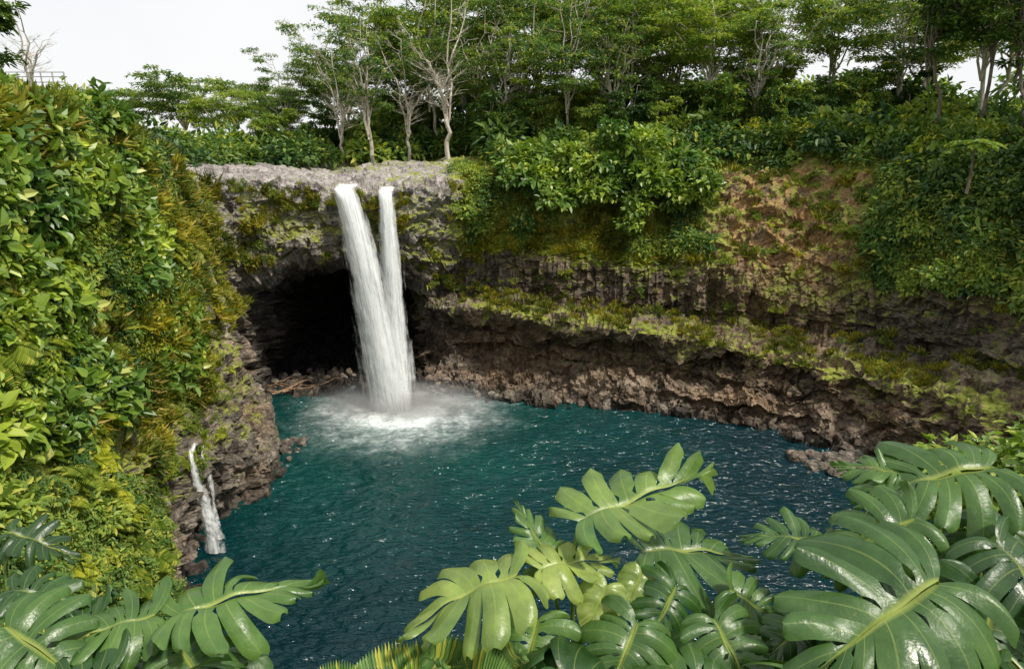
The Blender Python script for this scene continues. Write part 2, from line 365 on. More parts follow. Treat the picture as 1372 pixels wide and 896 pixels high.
scatter(e,K_FERN,choose((SEG<1.6)&(LV>3.2)&(LV<9),260),.1,.8,1.7,.5)
e=empty('cliff_grass')
scatter(e,K_GRASS,choose((SEG>2.0)&(SEG<7.5)&(LV>5)&(LV<9.3),560,.3,-.05,71),0,.4,1.1,.55,name='tuft')
scatter(e,K_GRASS,choose((SEG>6)&(SEG<14)&(LV>6.1)&(LV<9),260,.4,.05,6),0,.3,.8,.6,name='tuft')
scatter(e,K_FINE,choose((SEG>5)&(SEG<14)&(LV>6.1)&(LV<9),160,.4,.1,6),0,.2,.6,.6)
e=empty('slope_undergrowth')
rs_=(SEG>13.5)&(SEG<22)
hi=LV>(7.5)
scatter(e,K_GRASS,choose(rs_&hi&(LV<9.8)&((dirt<.5)|(R.rand(len(LV))<.12)),1400,.3,-.2,61),0,.4,1.0,.5,name='tuft')
scatter(e,K_FINE,choose(rs_&(LV>7.6)&(LV<10)&(dirt<.5),620,.25,-.05,62),.0,.35,1.0,.5)
scatter(e,K_GREEN,choose(rs_&(LV>7.9)&(LV<10)&(dirt<.5),400,.2,-.05,63),.1,.6,1.5,.5)
scatter(e,K_FINE,choose(rs_&(dirt>.5)&(LV>7.3)&(LV<9.6),60,.3,.05,64),.0,.3,.7,.5)
scatter(e,K_FERN,choose(rs_&(LV>7.2)&(LV<9.5),160,.25,.0,65),.0,.5,1.2,.5)
scatter(e,K_FINE,choose(rs_&(LV>5)&(LV<7.4),130,.25,.15,8),0,.2,.6,.4)
scatter(e,K_GRASS,choose(rs_&(LV>5)&(LV<6.1),520,.25,-.05,8),0,.3,.7,.4,name='tuft')
scatter(e,K_GREEN,choose((SEG>18.6)&(SEG<22.5)&(LV>7.2)&(LV<10.3),440),.2,.8,2.0,.4)
scatter(e,K_DARK,choose((SEG>18.8)&(SEG<22.5)&(LV>8)&(LV<10.3),170),.2,1.0,2.2,.4)
scatter(e,K_GREEN,choose(((SEG>22.5)|(SEG<.6))&(LV>2)&(LV<6),220),.1,.8,1.5,.5)
# ---- big draping shrub on the right rim
e=empty('large_leaf_shrub')
for k in range(105):
    x=R.uniform(0,22); t=R.rand()
    top=28.8-.12*abs(x-12)**1.3+math.sin(x*1.3)*.9; low=18.5+.35*abs(x-15)+math.sin(x*.9)*1.3
    zz=low+(top-low)*t**.8
    y=79+3*math.sin(t*1.8)+R.uniform(-1.6,.8)-(1-t)*1.0
    put(e,K_BROAD[k%5],Vector((x,y,zz)),R.rand()*6.28,R.uniform(.8,2.0))
# ---- rim undergrowth band / forest edge
e=empty('forest_understory')
for k in range(480):
    x=R.uniform(-75,80); y=R.uniform(88,128)+abs(x-10)*-.12
    if -26<x<-3 and y<98: continue
    g=gz(x,y); s=R.uniform(1.6,3.6)
    pr=K_DARK if R.rand()<.35 else K_GREEN
    put(e,pr[R.randint(5)],Vector((x,y,g+R.uniform(-.5,2.2))),R.rand()*6.28,s)
for k in range(85):
    x=R.uniform(-28,110); y=R.uniform(126,145)-max(0,x-45)*.4
    put(e,(K_DARK if R.rand()<.4 else K_GREEN)[R.randint(5)],Vector((x,y,29+R.uniform(0,1)*min(9,5+(x+28)*.2))),R.rand()*6.28,R.uniform(3,5))
for k in range(280):
    i=choose((SEG>14.3)&(SEG<22)&(LV>9.2)&(LV<10.6),1)[0]; p=flat2[i]
    pr=(K_GREEN,K_DARK,K_FINE,K_BROAD)[R.randint(4)]
    put(e,pr[R.randint(5)],Vector(p)+Vector((0,0,R.uniform(-.3,1.4))),R.rand()*6.28,R.uniform(1.1,2.6))
for k in range(60):
    i=choose((SEG>5.0)&(SEG<7.3)&(LV>9.9)&(LV<10.9),1)[0]; p=flat2[i]
    put(e,K_GREEN[R.randint(5)],Vector(p)+Vector((0,0,R.uniform(0,1))),R.rand()*6.28,R.uniform(.8,1.7))
# ---------------------------------------------------------------- trees
def tube(path,rad,seg=6):
    path=np.array(path,float); n=len(path); T=norm(np.gradient(path,axis=0))
    ref=np.array([.3,.9,.1]); S=norm(np.cross(T,ref)); B=np.cross(T,S)
    an=np.linspace(0,2*np.pi,seg,endpoint=False)
    V=path[:,None]+(S[:,None]*np.cos(an)[None,:,None]+B[:,None]*np.sin(an)[None,:,None])*np.array(rad)[:,None,None]
    V=V.reshape(-1,3); i=np.arange(n-1)[:,None]*seg; j=np.arange(seg)[None]
    Fa=np.stack([i+j,i+(j+1)%seg,i+seg+(j+1)%seg,i+seg+j],-1).reshape(-1,4)
    return V,Fa
class Acc:
    def __init__(s): s.v=[];s.f=[];s.m=[];s.n=0
    def add(s,V,Fa,m):
        s.v.append(V); s.f.append(Fa+s.n); s.m.append(np.full(len(Fa),m)); s.n+=len(V)
    def mesh(s,name,mats,smooth=False): return mk_mesh(name,np.concatenate(s.v),np.concatenate(s.f),mats,np.concatenate(s.m),smooth)
def curve(p0,p1,bend,n,rs,jit=.15):
    t=np.linspace(0,1,n)[:,None]; p0=np.array(p0);p1=np.array(p1)
    L=np.linalg.norm(p1-p0)
    c=p0*(1-t)+p1*t+np.array(bend)*(t*(1-t)*4)
    c[1:-1]+=rs.normal(size=(n-2,3))*jit*L*.12
    return c
def albizia(name,seed,H,spread,leafy=1.0,bark=None,leafm=None,nl=5,fork=.38,trunk=.3,lowz=.5,dens=1.0):
    rs=np.random.RandomState(seed); A=Acc()
    lean=rs.normal(size=2)*.04*H
    top=np.array([lean[0],lean[1],H*fork])
    c=curve((0,0,-1),top,(rs.normal()*.3,rs.normal()*.3,0),7,rs); A.add(*tube(c,np.linspace(trunk,trunk*.7,7),8),0)
    ends=[]
    a0=rs.rand()*6.28
    for i in range(nl):
        an=a0+i*6.283/nl+rs.normal()*.3; rr=spread*(.35+.55*rs.rand()); zt=H*(lowz+(.97-lowz)*rs.rand())
        if i==0: rr*=.3; zt=H*.97
        st=top*(1-.0)-np.array([0,0,H*.12*rs.rand()])
        e_=np.array([lean[0]+math.cos(an)*rr,lean[1]+math.sin(an)*rr,zt])
        lc=curve(st,e_,(-math.cos(an)*rr*.16,-math.sin(an)*rr*.16,0),9,rs); A.add(*tube(lc,np.linspace(trunk*.55,trunk*.15,9),6),0)
        for k in range(7):
            t=.35+.65*k/6+rs.normal()*.03; t=min(max(t,.3),1); q=lc[min(8,int(t*8))]
            a2=an+rs.normal()*1.1; r2=spread*(.18+.28*rs.rand())
            e2=q+np.array([math.cos(a2)*r2,math.sin(a2)*r2,H*.02+H*.06*rs.rand()])
            bc=curve(q,e2,(0,0,-.2),5,rs,.25); A.add(*tube(bc,np.linspace(trunk*.18,trunk*.06,5),4),0)
            ends.append(e2)
            for kk in range(2 if leafy>.3 else 6):
                a3=a2+rs.normal()*.9; r3=spread*.18*(.5+rs.rand()); q3=bc[2+rs.randint(3)]
                e3=q3+np.array([math.cos(a3)*r3,math.sin(a3)*r3,H*.05*(rs.rand()+.1)])
                A.add(*tube(curve(q3,e3,(0,0,0),3,rs,.2),np.linspace(trunk*.07,trunk*.03,3),3),0); ends.append(e3)
    if leafy>0:
        for e_ in ends:
            if rs.rand()>leafy: continue
            n=int(rs.randint(40,95)*dens); pr=spread*(.10+.12*rs.rand())
            a=rs.rand(n)*6.283; r=np.sqrt(rs.rand(n))*pr
            pos=np.stack([np.cos(a)*r,np.sin(a)*r*(.6+.6*rs.rand()),rs.normal(size=n)*.17-.05*r*r],1)+e_
            dr=np.stack([np.cos(a),np.sin(a),rs.normal(size=n)*.25-.1],1)+rdir(n,rs)*.6
            nn=np.array([0,0,1.])+rdir(n,rs)*.35
            s=.6+.8*rs.rand(n)
            A.add(*leaves(pos,dr,nn,.5*s,.2*s),1)
    return A.mesh(name,[bark or M_BARK,leafm or M_ALB])
T_ALB=[albizia('albizia_mesh',100+s,26+s%3*2,9.5+s%2,.92,nl=7+s%2,fork=.28+.05*(s%3),lowz=.42,dens=1.2) for s in range(6)]
T_UMB=[albizia('umbrella_mesh',130+s,13,8,1,nl=7,fork=.35,lowz=.85) for s in range(2)]
T_BARE=[albizia('bare_mesh',150+s,20,6,.0 if s==0 else .10,nl=7,fork=.3,trunk=.34) for s in range(3)]
T_DARK=[albizia('dark_mesh',170+s,21,5.5,.75,bark=M_BARKD,leafm=M_DARK,nl=6,fork=.42,trunk=.2) for s in range(3)]
T_SMALL=[albizia('small_mesh',190+s,9,4.5,1,nl=6,fork=.2,leafm=M_ALB if s else M_DARK,trunk=.16) for s in range(3)]
def tree(mesh,name,x,y,s=1,dz=0):
    o=bpy.data.objects.new(name,mesh); COL.objects.link(o)
    o.location=(x,y,gz(x,y)+dz-.3); o.rotation_euler=(0,0,R.rand()*6.28); o.scale=(s,s,s*R.uniform(.93,1.07))
alb=[(-36,114,.5),(-33,106,.58),(-27,112,.74),(-22,104,.84),(-15,112,1.05),(-5,116,1.1),(3,104,1.0),(11,112,1.15),(16,99,.9),(21,107,1.1),
 (27,98,.95),(31,112,1.15),(37,100,.95),(51,114,1.05),(-10,104,.85),(53,98,.95),(59,90,1.0),(66,98,1.0),(-28,124,.85),(8,96,.7),
 (-18,126,1.15),(-8,130,1.25),(4,126,1.3),(16,124,1.3),(27,124,1.25),(62,112,1.1),(-3,100,.75)]
for k,(x,y,s) in enumerate(alb): tree(T_ALB[k%6],'albizia_tree',x,y,s)
for x,y,s in [(-60,130,1.1),(-51,124,.85),(-46,138,1.0),(-70,128,.95)]: tree(T_UMB[int(abs(x))%2],'umbrella_tree',x,y,s)
for k,(x,y,s) in enumerate([(-8.8,93,1.0),(-18.5,94,.85),(-1,97,.95),(-23,97,.75),(32,94,.85),(13,95,.8),(-14,98,.8)]): tree(T_BARE[k%3],'bare_tree',x,y,s)
for k,(x,y,s) in enumerate([(47,80,1.05),(52,78,1.1),(56,73,1.0),(50,70,1.0),(59,82,1.1),(54,62,1.0),(62,76,1.1)]): tree(T_DARK[k%3],'forest_tree',x,y,s)
for k in range(36):
    x=R.uniform(-45,55); y=R.uniform(93,106)
    if -22<x<-4: y+=7
    tree(T_SMALL[k%3],'young_tree',x,y,R.uniform(.6,1.1))
# left rim trees
tree(T_DARK[1],'forest_tree',-37.5,46,.75); tree(T_DARK[0],'forest_tree',-39,48,.8); tree(T_DARK[2],'forest_tree',-35.0,44.5,.5); tree(T_SMALL[0],'young_tree',-34.6,45.5,.9)
tree(T_BARE[0],'bare_tree',-37,56,.45)
def treefern(x,y,zt):
    A=Acc(); A.add(*tube([(0,0,-4),(.1,0,-2),(0,0,0)],[.14,.11,.1],7),0); rs=np.random.RandomState(3)
    for k in range(18):
        a=k*6.283/18+rs.normal()*.1; Lf=2.7; el=.5+rs.rand()*.6
        t=np.linspace(0,1,24); r=Lf*t*math.cos(el*.6); zz=Lf*(t*math.sin(el)-.75*t*t)
        rach=np.stack([np.cos(a)*r,np.sin(a)*r,zz],1); A.add(*tube(rach,np.linspace(.03,.008,24),3),1)
        sd=np.array([-math.sin(a),math.cos(a),-.15]); fw=np.array([math.cos(a),math.sin(a),0])
        for sg in (1,-1):
            dd=np.tile(sd*np.array([sg,sg,1])+fw*.35,(22,1)); A.add(*leaves(rach[2:],dd,np.tile([0,0,1.],(22,1)),.75*np.sin(np.pi*np.linspace(.12,.97,22)),np.full(22,.13)),1)
    m=A.mesh('tree_fern',[M_BARKD,M_ALB]); o=bpy.data.objects.new('tree_fern',m); COL.objects.link(o); o.location=(x,y,zt)
treefern(40.5,62,28.0)
# ---------------------------------------------------------------- water
def water_material():
    m,nt,out=newmat('pool_water'); geo=N(nt,'ShaderNodeNewGeometry'); pos=geo.outputs['Position']
    d=N(nt,'ShaderNodeVectorMath',operation='DISTANCE'); nt.links.new(pos,d.inputs[0]); d.inputs[1].default_value=(-12.0,70.4,0)
    dist=math_(nt,'ADD',d.outputs['Value'],math_(nt,'MULTIPLY',math_(nt,'SUBTRACT',noise(nt,pos,.35,7,.7),.5),15))
    foam=N(nt,'ShaderNodeMapRange'); nt.links.new(dist,foam.inputs[0])
    for i,v in enumerate((2.5,15,1.0,0.0)): foam.inputs[i+1].default_value=v
    fn=ramp(nt,noise(nt,pos,1.6,8,.75),[(.34,0),(.66,1)])
    f=math_(nt,'POWER',foam.outputs[0],1.7); f2=math_(nt,'MULTIPLY',f,math_(nt,'ADD',math_(nt,'MULTIPLY',fn,.6),math_(nt,'MULTIPLY',f,.9)),True)
    tq=N(nt,'ShaderNodeMapRange'); nt.links.new(dist,tq.inputs[0])
    for i,v in enumerate((4,36,1.0,0.0)): tq.inputs[i+1].default_value=v
    c=mix(nt,tq.outputs[0],(.0008,.021,.028),(.004,.062,.049))
    c=mix(nt,ramp(nt,noise(nt,pos,.10,3),[(.4,0),(.7,.55)]),c,(.0006,.014,.019))
    c=mix(nt,f2,c,(.78,.84,.84))
    p=N(nt,'ShaderNodeBsdfPrincipled'); nt.links.new(c,p.inputs['Base Color']); p.inputs['IOR'].default_value=1.38
    nt.links.new(math_(nt,'ADD',math_(nt,'MULTIPLY',f2,.6),.04),p.inputs['Roughness'])
    mp=N(nt,'ShaderNodeMapping'); mp.inputs['Scale'].default_value=(.8,2.0,1); mp.inputs['Rotation'].default_value=(0,0,.2); nt.links.new(pos,mp.inputs[0])
    h=noise(nt,mp.outputs[0],1.5,3,.5)
    b=N(nt,'ShaderNodeBump'); b.inputs['Strength'].default_value=1.0; b.inputs['Distance'].default_value=.38
    nt.links.new(h,b.inputs['Height']); nt.links.new(b.outputs[0],p.inputs['Normal'])
    nt.links.new(p.outputs[0],out.inputs[0]); return m
nx_,ny_=440,620
xs=np.linspace(-34,40,nx_); ys=np.linspace(14,78,ny_); X,Y=np.meshgrid(xs,ys,indexing='ij')
c_,s_=math.cos(.2),math.sin(.2); q2=np.stack([(X.ravel()*c_+Y.ravel()*s_)*.75,(-X.ravel()*s_+Y.ravel()*c_)*1.9,np.zeros(X.size)],1)
dd=np.hypot(X.ravel()+13,Y.ravel()-71); amp=.075+.06*np.exp(-dd/12)
wz=(1-np.abs(fbm(q2*.6,2,91)))*1.4+fbm(q2*1.1+5,2,95)*1.0+fbm(q2*.2,2,97)*1.2
V=np.stack([X.ravel(),Y.ravel(),(wz-wz.mean())*amp*2.0],1)
i,j=np.meshgrid(np.arange(nx_-1),np.arange(ny_-1),indexing='ij'); q=i*ny_+j
Fw=np.stack([q,q+ny_,q+ny_+1,q+1],-1).reshape(-1,4)
link(bpy.data.objects.new('pool_water',mk_mesh('pool_water',V,Fw,[water_material()],smooth=True)))
# waterfall
def fall_material(name,gain,lo,hi):
    m,nt,out=newmat(name); uv=N(nt,'ShaderNodeAttribute',attribute_name='fuv')
    mp=N(nt,'ShaderNodeMapping'); mp.inputs['Scale'].default_value=(4.2,.13,1); nt.links.new(uv.outputs['Vector'],mp.inputs[0])
    n=noise(nt,mp.outputs[0],1.0,7,.65)
    mp2=N(nt,'ShaderNodeMapping'); mp2.inputs['Scale'].default_value=(1.1,.22,1); nt.links.new(uv.outputs['Vector'],mp2.inputs[0])
    n2=noise(nt,mp2.outputs[0],1.5,6,.7)
    ed=N(nt,'ShaderNodeAttribute',attribute_name='edge').outputs['Fac']
    a=math_(nt,'ADD',ed,math_(nt,'MULTIPLY',math_(nt,'SUBTRACT',math_(nt,'ADD',math_(nt,'MULTIPLY',n,.5),math_(nt,'MULTIPLY',n2,.5)),.5),gain))
    a=ramp(nt,a,[(lo,0),(hi,1)])
    p=N(nt,'ShaderNodeBsdfDiffuse'); cc=ramp(nt,n,[(.3,(.74,.79,.81)),(.6,(.95,.96,.96))]); nt.links.new(cc,p.inputs[0])
    tl=N(nt,'ShaderNodeBsdfTranslucent'); tl.inputs[0].default_value=(.9,.93,.94,1)
    ms=N(nt,'ShaderNodeMixShader'); ms.inputs[0].default_value=.25; nt.links.new(p.outputs[0],ms.inputs[1]); nt.links.new(tl.outputs[0],ms.inputs[2])
    tr=N(nt,'ShaderNodeBsdfTransparent'); m2=N(nt,'ShaderNodeMixShader'); nt.links.new(a,m2.inputs[0]); nt.links.new(tr.outputs[0],m2.inputs[1]); nt.links.new(ms.outputs[0],m2.inputs[2])
    nt.links.new(m2.outputs[0],out.inputs[0]); return m
M_FALL=fall_material('falling_water',3.0,.22,1.1); M_CASC=fall_material('cascade_water',2.8,.42,1.25)
def fall_sheet(parent,name,top,bot,w0,w1,seed,back=2.0,yo=0,nv=60,nu=16,mat=None,wob=0):
    rs=np.random.RandomState(seed); V=[];E=[];UV=[]
    for j in range(nv):
        t=j/(nv-1)
        if t<.07: k=t/.07; c=np.array([top[0],top[1]+back*(1-k),top[2]+.45*(1-k)]); g=0
        else:
            g=(t-.07)/.93; h=math.sqrt(g)
            c=np.array([top[0]+(bot[0]-top[0])*(.5*g+.5*h),top[1]+(bot[1]-top[1])*h,top[2]+(bot[2]-top[2])*g])
        w_=(w0+(w1-w0)*g**.9)*(1+wob*math.sin(t*9+seed)+.06*math.sin(t*14+seed*3))
        c[0]+=wob*.4*math.sin(t*7+seed*2)
        for i in range(nu):
            s=i/(nu-1)*2-1
            V.append((c[0]+s*w_/2,c[1]-yo-.35*w_*(1-s*s)*.6*(1 if g>0 else .2),c[2]))
            E.append(1.1*(1-abs(s)**1.8)-.16); UV.append((s*w_/2+seed*7.7,t*26+seed*3,seed))
    V=np.array(V)+rs.normal(size=(len(V),3))*.02
    i,j=np.meshgrid(np.arange(nv-1),np.arange(nu-1),indexing='ij'); q=i*nu+j
    Fa=np.stack([q,q+1,q+nu+1,q+nu],-1).reshape(-1,4)
    me=mk_mesh(name,V,Fa,[mat or M_FALL],smooth=True); set_attr(me,'edge',E)
    at=me.attributes.new('fuv','FLOAT_VECTOR','POINT'); at.data.foreach_set('vector',np.array(UV,dtype=np.float32).ravel())
    link(bpy.data.objects.new(name,me),parent)
e=empty('waterfall')
for k in range(3): fall_sheet(e,'left_stream',(-17.9+.1*k,73.9,23.6),(-13.2+.15*k,71.0,0),3.1-.3*k,7.4-1.2*k,1+k,yo=.35*k)
for k in range(3): fall_sheet(e,'right_stream',(-13.5+.08*k,73.9,23.3),(-12.3,71.9,0),2.1-.15*k,4.4-.6*k,5+k,yo=.3*k)
e=empty('small_cascade')
fall_sheet(e,'main_stream',(-22.7,44.1,7.4),(-21.3,43.4,0),.6,1.9,11,back=.6,mat=M_CASC,wob=.25)
fall_sheet(e,'main_stream_b',(-22.6,44.1,7.3),(-21.5,43.3,0),.4,1.4,14,back=.6,mat=M_CASC,wob=.3)
fall_sheet(e,'side_stream',(-22.5,45.4,6.6),(-21.7,45.0,0),.25,.9,12,back=.6,mat=M_CASC,wob=.3)
# mist
m,nt,out=newmat('spray_mist'); tc=N(nt,'ShaderNodeTexCoord'); ln=N(nt,'ShaderNodeVectorMath',operation='LENGTH'); nt.links.new(tc.outputs['Object'],ln.inputs[0])
g=math_(nt,'SUBTRACT',1.0,ln.outputs['Value'],True); g=math_(nt,'POWER',g,1.7)
vs=N(nt,'ShaderNodeVolumeScatter'); nt.links.new(math_(nt,'MULTIPLY',g,1.0),vs.inputs['Density']); vs.inputs['Color'].default_value=(.97,.98,1,1)
nt.links.new(vs.outputs[0],out.inputs['Volume'])
try: m.cycles.volume_step_rate=3.0
except Exception as ex: print(ex)
bpy.ops.mesh.primitive_ico_sphere_add(subdivisions=3,radius=1,location=(-12.0,71.0,.0)); o=bpy.context.object; o.name='spray_mist'; o.scale=(12,6,3.2); o.data.materials.append(m)
# ---------------------------------------------------------------- boulders, driftwood
bpy.ops.mesh.primitive_ico_sphere_add(subdivisions=4,radius=1); ic=bpy.context.object
iv=np.array([v.co[:] for v in ic.data.vertices]); iff=np.array([p.vertices[:] for p in ic.data.polygons]); bpy.data.objects.remove(ic)
def boulders(name,items):
    Vs=[];Fs=[];n=0
    for k,(x,y,zz,s) in enumerate(items):
        v=iv*(1+.28*fbm(iv*1.2+k*9.1,3,k)[:,None]+.10*cell(iv*2.2+k*3.3,k)[:,None]); v=v*np.array([1,R.uniform(.7,1.1),R.uniform(.55,.8)])*s
        a=R.rand()*6.28; v=np.stack([v[:,0]*math.cos(a)-v[:,1]*math.sin(a),v[:,0]*math.sin(a)+v[:,1]*math.cos(a),v[:,2]],1)+np.array([x,y,zz])
        Vs.append(v);Fs.append(iff+n);n+=len(v)
    link(bpy.data.objects.new(name,mk_mesh(name,np.concatenate(Vs),np.concatenate(Fs),[M_BOULDER])))
boulders('boulder_pile',[(29.6+R.uniform(-3.6,3.2),57.4+R.uniform(-2.4,2.2),R.uniform(-.2,.3),R.uniform(.25,.9)) for _ in range(46)])
boulders('boulder_pile',[(-7+R.uniform(-3,3),75.5+R.uniform(-1.2,1.2),R.uniform(.1,1.8),R.uniform(.25,.6)) for _ in range(22)])
boulders('shore_boulders',[(-21.4+R.uniform(-.6,1.0),60+R.uniform(-3,3),R.uniform(-.2,.2),R.uniform(.25,.6)) for _ in range(12)])
tt=R.rand(30); boulders('shore_rubble',[(-4+t*32,73.6-4*t-4.5*t*t+R.uniform(-.3,1.4),R.uniform(-.1,.5),R.uniform(.2,.8)) for t in tt])
boulders('cave_rubble',[(R.uniform(-29,-10),79+R.uniform(-1,5),R.uniform(0,.6),R.uniform(.2,.7)) for _ in range(26)])
A=Acc(); rs=np.random.RandomState(5)
for k in range(9):
    x=rs.uniform(-30,-24); y=rs.uniform(74.0,77); a=rs.normal()*.3; L=rs.uniform(2,5)
    A.add(*tube(curve((x,y,.3+rs.rand()*.3),(x+L*math.cos(a),y+L*math.sin(a),.5+rs.rand()*.8),(0,0,.15),6,rs,.3),np.linspace(.10,.03,6)*rs.uniform(.5,1.2),6),0)
link(bpy.data.objects.new('driftwood_logs',A.mesh('driftwood_logs',[bark_mat('driftwood',(.22,.12,.06),(.50,.32,.18))])))
# ---------------------------------------------------------------- lookout fence
mm,nt,out=newmat('painted_metal'); p=N(nt,'ShaderNodeBsdfPrincipled'); nn_=noise(nt,None,20); nt.links.new(ramp(nt,nn_,[(.3,(.35,.36,.36)),(.7,(.55,.56,.56))]),p.inputs[0]); p.inputs['Metallic'].default_value=.3; p.inputs['Roughness'].default_value=.5; nt.links.new(p.outputs[0],out.inputs[0])
A=Acc(); gl=gz(-32,50)+.6
x0,x1=-34.8,-30.8
for k in range(6):
    x=x0+(x1-x0)*k/5; A.add(*tube([(x,50,gl-2),(x,50,gl),(x,50,gl+1.4)],[.045]*3,6),0)
for hh in (.4,.75,1.1,1.4): A.add(*tube([(x0,50,gl+hh),((x0+x1)/2,50,gl+hh),(x1,50,gl+hh)],[.03]*3,6),0)
link(bpy.data.objects.new('lookout_fence',A.mesh('lookout_fence',[mm])))
# ---------------------------------------------------------------- monstera
def monstera_mat():
    m,nt,out=newmat('monstera_leaf'); geo=N(nt,'ShaderNodeNewGeometry')
    at=N(nt,'ShaderNodeAttribute',attribute_name='vein').outputs['Fac']; tn=N(nt,'ShaderNodeAttribute',attribute_name='tone').outputs['Fac']
    c=ramp(nt,tn,[(0,(.010,.040,.008)),(.4,(.030,.088,.018)),(.75,(.088,.178,.038)),(1,(.25,.33,.08))])
    n=noise(nt,geo.outputs['Position'],5,6,.65); c=mix(nt,1.0,c,ramp(nt,n,[(.32,(.60,.66,.7)),(.68,(1.35,1.25,1.1))]),'MULTIPLY')
    n4=noise(nt,geo.outputs['Position'],42,4,.7); c=mix(nt,ramp(nt,n4,[(.64,0),(.72,.4)]),c,(.24,.21,.06))
    c=mix(nt,math_(nt,'MULTIPLY',at,.8),c,(.36,.42,.10))
    p=N(nt,'ShaderNodeBsdfPrincipled'); nt.links.new(c,p.inputs['Base Color']); p.inputs['Specular IOR Level'].default_value=.55
    nt.links.new(ramp(nt,n,[(.35,.28),(.65,.46)]),p.inputs['Roughness'])
    b=N(nt,'ShaderNodeBump'); b.inputs['Strength'].default_value=.4; b.inputs['Distance'].default_value=.015
    nt.links.new(math_(nt,'ADD',noise(nt,geo.outputs['Position'],14,3),math_(nt,'MULTIPLY',noise(nt,geo.outputs['Position'],60,3),.2)),b.inputs['Height']); nt.links.new(b.outputs[0],p.inputs['Normal'])
    t=N(nt,'ShaderNodeBsdfTranslucent'); nt.links.new(mix(nt,1.0,c,(1.7,1.8,.5),'MULTIPLY'),t.inputs[0])
    ms=N(nt,'ShaderNodeMixShader'); ms.inputs[0].default_value=.22; nt.links.new(p.outputs[0],ms.inputs[1]); nt.links.new(t.outputs[0],ms.inputs[2]); nt.links.new(ms.outputs[0],out.inputs[0]); return m
M_MON=monstera_mat()
WS=np.array([0,.012,.07,.12,.17,.22,.28,.36,.45,.54,.63,.72,.8,.87,.93,.97,1.0]); PS=np.array([-1,-.75,-.45,-.08,0,.08,.45,.75,1])
def monstera_leaf(rs,base,tip,nrm,ws=1.0,nl=8,droop=.35,side=.5,tone=.5,split=1.0):
    base=np.array(base,float); tip=np.array(tip,float); X=tip-base; L=np.linalg.norm(X); X/=L
    Z=np.array(nrm,float); Z=Z-X*Z.dot(X); Z/=np.linalg.norm(Z); Yv=np.cross(Z,X)
    Vs=[];Fs=[];ve=[];to=[];n=0; nw,npp=len(WS),len(PS)
    ph=rs.rand()*6; tone=min(max(tone+rs.normal()*.05,0),1)
    for sg in (1,-1):
        cuts=np.linspace(0,1,nl+1); cuts[1:-1]+=rs.uniform(-.28,.28,nl-1)/nl
        for i in range(nl):
            w0=rs.choice([rs.uniform(.22,.38),rs.uniform(.38,.65)]) if split>.5 else 1.0
            wm=rs.uniform(.14,.34)
            sc=(cuts[i]+cuts[i+1])/2; ds=(cuts[i+1]-cuts[i])/2
            h=np.where(WS<w0,1,1-wm*(np.clip((WS-w0)/max(1-w0,.01),0,1))**.5)
            if split>.5: h=h*np.sqrt(np.clip(1-(np.clip((WS-.85)/.15,0,1)**2)*.85,0,1)); h=h-rs.choice([0,.35])*np.where((WS>.08)&(WS<.26),np.sin((WS-.08)/.18*np.pi),0)*(w0>.27)
            rl=rs.uniform(.88,1.06) if split>.5 else 1.0; bz=rs.normal()*.035
            Wg,Pg=np.meshgrid(WS,PS,indexing='ij'); H=h[:,None]*np.ones_like(Pg)
            pe=Pg*H
            if i==nl-1: pe=np.where(Pg>0,Pg*1.0,pe)
            s=np.clip(sc+pe*ds,0,1)
            o=L*.93*s**1.2; a=np.radians(152)*(1-s**.9); a=np.maximum(a-np.radians(26)*Wg*(1-s),0)
            r=L*ws*np.interp(s,[0,.12,.3,.55,.8,1],[.34,.50,.56,.48,.31,.14])*(1+(rl-1)*Wg)
            x=o+r*Wg*np.cos(a); y=r*Wg*np.sin(a)
            q=y/L
            lift=(.055*rs.normal())*(Wg**2)*L*(split)
            zz=L*(.12*np.sqrt(q+.001)*1.2 - side*q*q*1.6 - droop*np.sign(x)*(x/L)**2*.8 - .036*Pg**2*Wg*(.3+Wg) + bz*Wg*Wg*3*split + .018*np.sin(7*x/L+ph+sg)+.012*np.sin(19*x/L+ph*2))+lift
            Pw=base+X*x[...,None]+Yv*(sg*y)[...,None]+Z*zz[...,None]
            Vs.append(Pw.reshape(-1,3)); v=np.where(np.abs(Pg)<.05,.6*(1-Wg*.8),0); v=np.where(Wg<.02,1,v); ve.append(v.ravel()); to.append(np.full(v.size,tone+rs.normal()*.03))
            ii,jj=np.meshgrid(np.arange(nw-1),np.arange(npp-1),indexing='ij'); q0=ii*npp+jj+n
            Fs.append(np.stack([q0,q0+npp,q0+npp+1,q0+1] if sg>0 else [q0,q0+1,q0+npp+1,q0+npp],-1).reshape(-1,4)); n+=nw*npp
    return np.concatenate(Vs),np.concatenate(Fs),np.concatenate(ve),np.concatenate(to)
def monstera_plant(name,items,root,seed):
    rs=np.random.RandomState(seed); Vs=[];Fs=[];ve=[];to=[];n=0
    def add(V,Fa,v,t):
        nonlocal n
        Vs.append(V);Fs.append(Fa+n);ve.append(v);to.append(t);n+=len(V)
    for it in items:
        base,tip,nrm=it[0],it[1],it[2]; kw=it[3] if len(it)>3 else {}
        add(*monstera_leaf(rs,base,tip,nrm,**kw))
        rt=np.array(root)+rs.normal(size=3)*np.array([.25,.15,.05]); b=np.array(base,float); rt[0]=rt[0]*.5+b[0]*.5
        d=norm(np.array(tip,float)-b)
        t=np.linspace(0,1,10)[:,None]; c0=b-d*.12; c0[2]-=.15
        pth=(1-t)**2*b+2*t*(1-t)*c0+t**2*rt
        V,Fa=tube(pth,np.linspace(.008,.014,10),6); add(V,Fa,np.full(len(V),.3),np.full(len(V),.5))
    me=mk_mesh(name,np.concatenate(Vs),np.concatenate(Fs),[M_MON],smooth=True); set_attr(me,'vein',np.concatenate(ve)); set_attr(me,'tone',np.concatenate(to))
    link(bpy.data.objects.new(name,me))
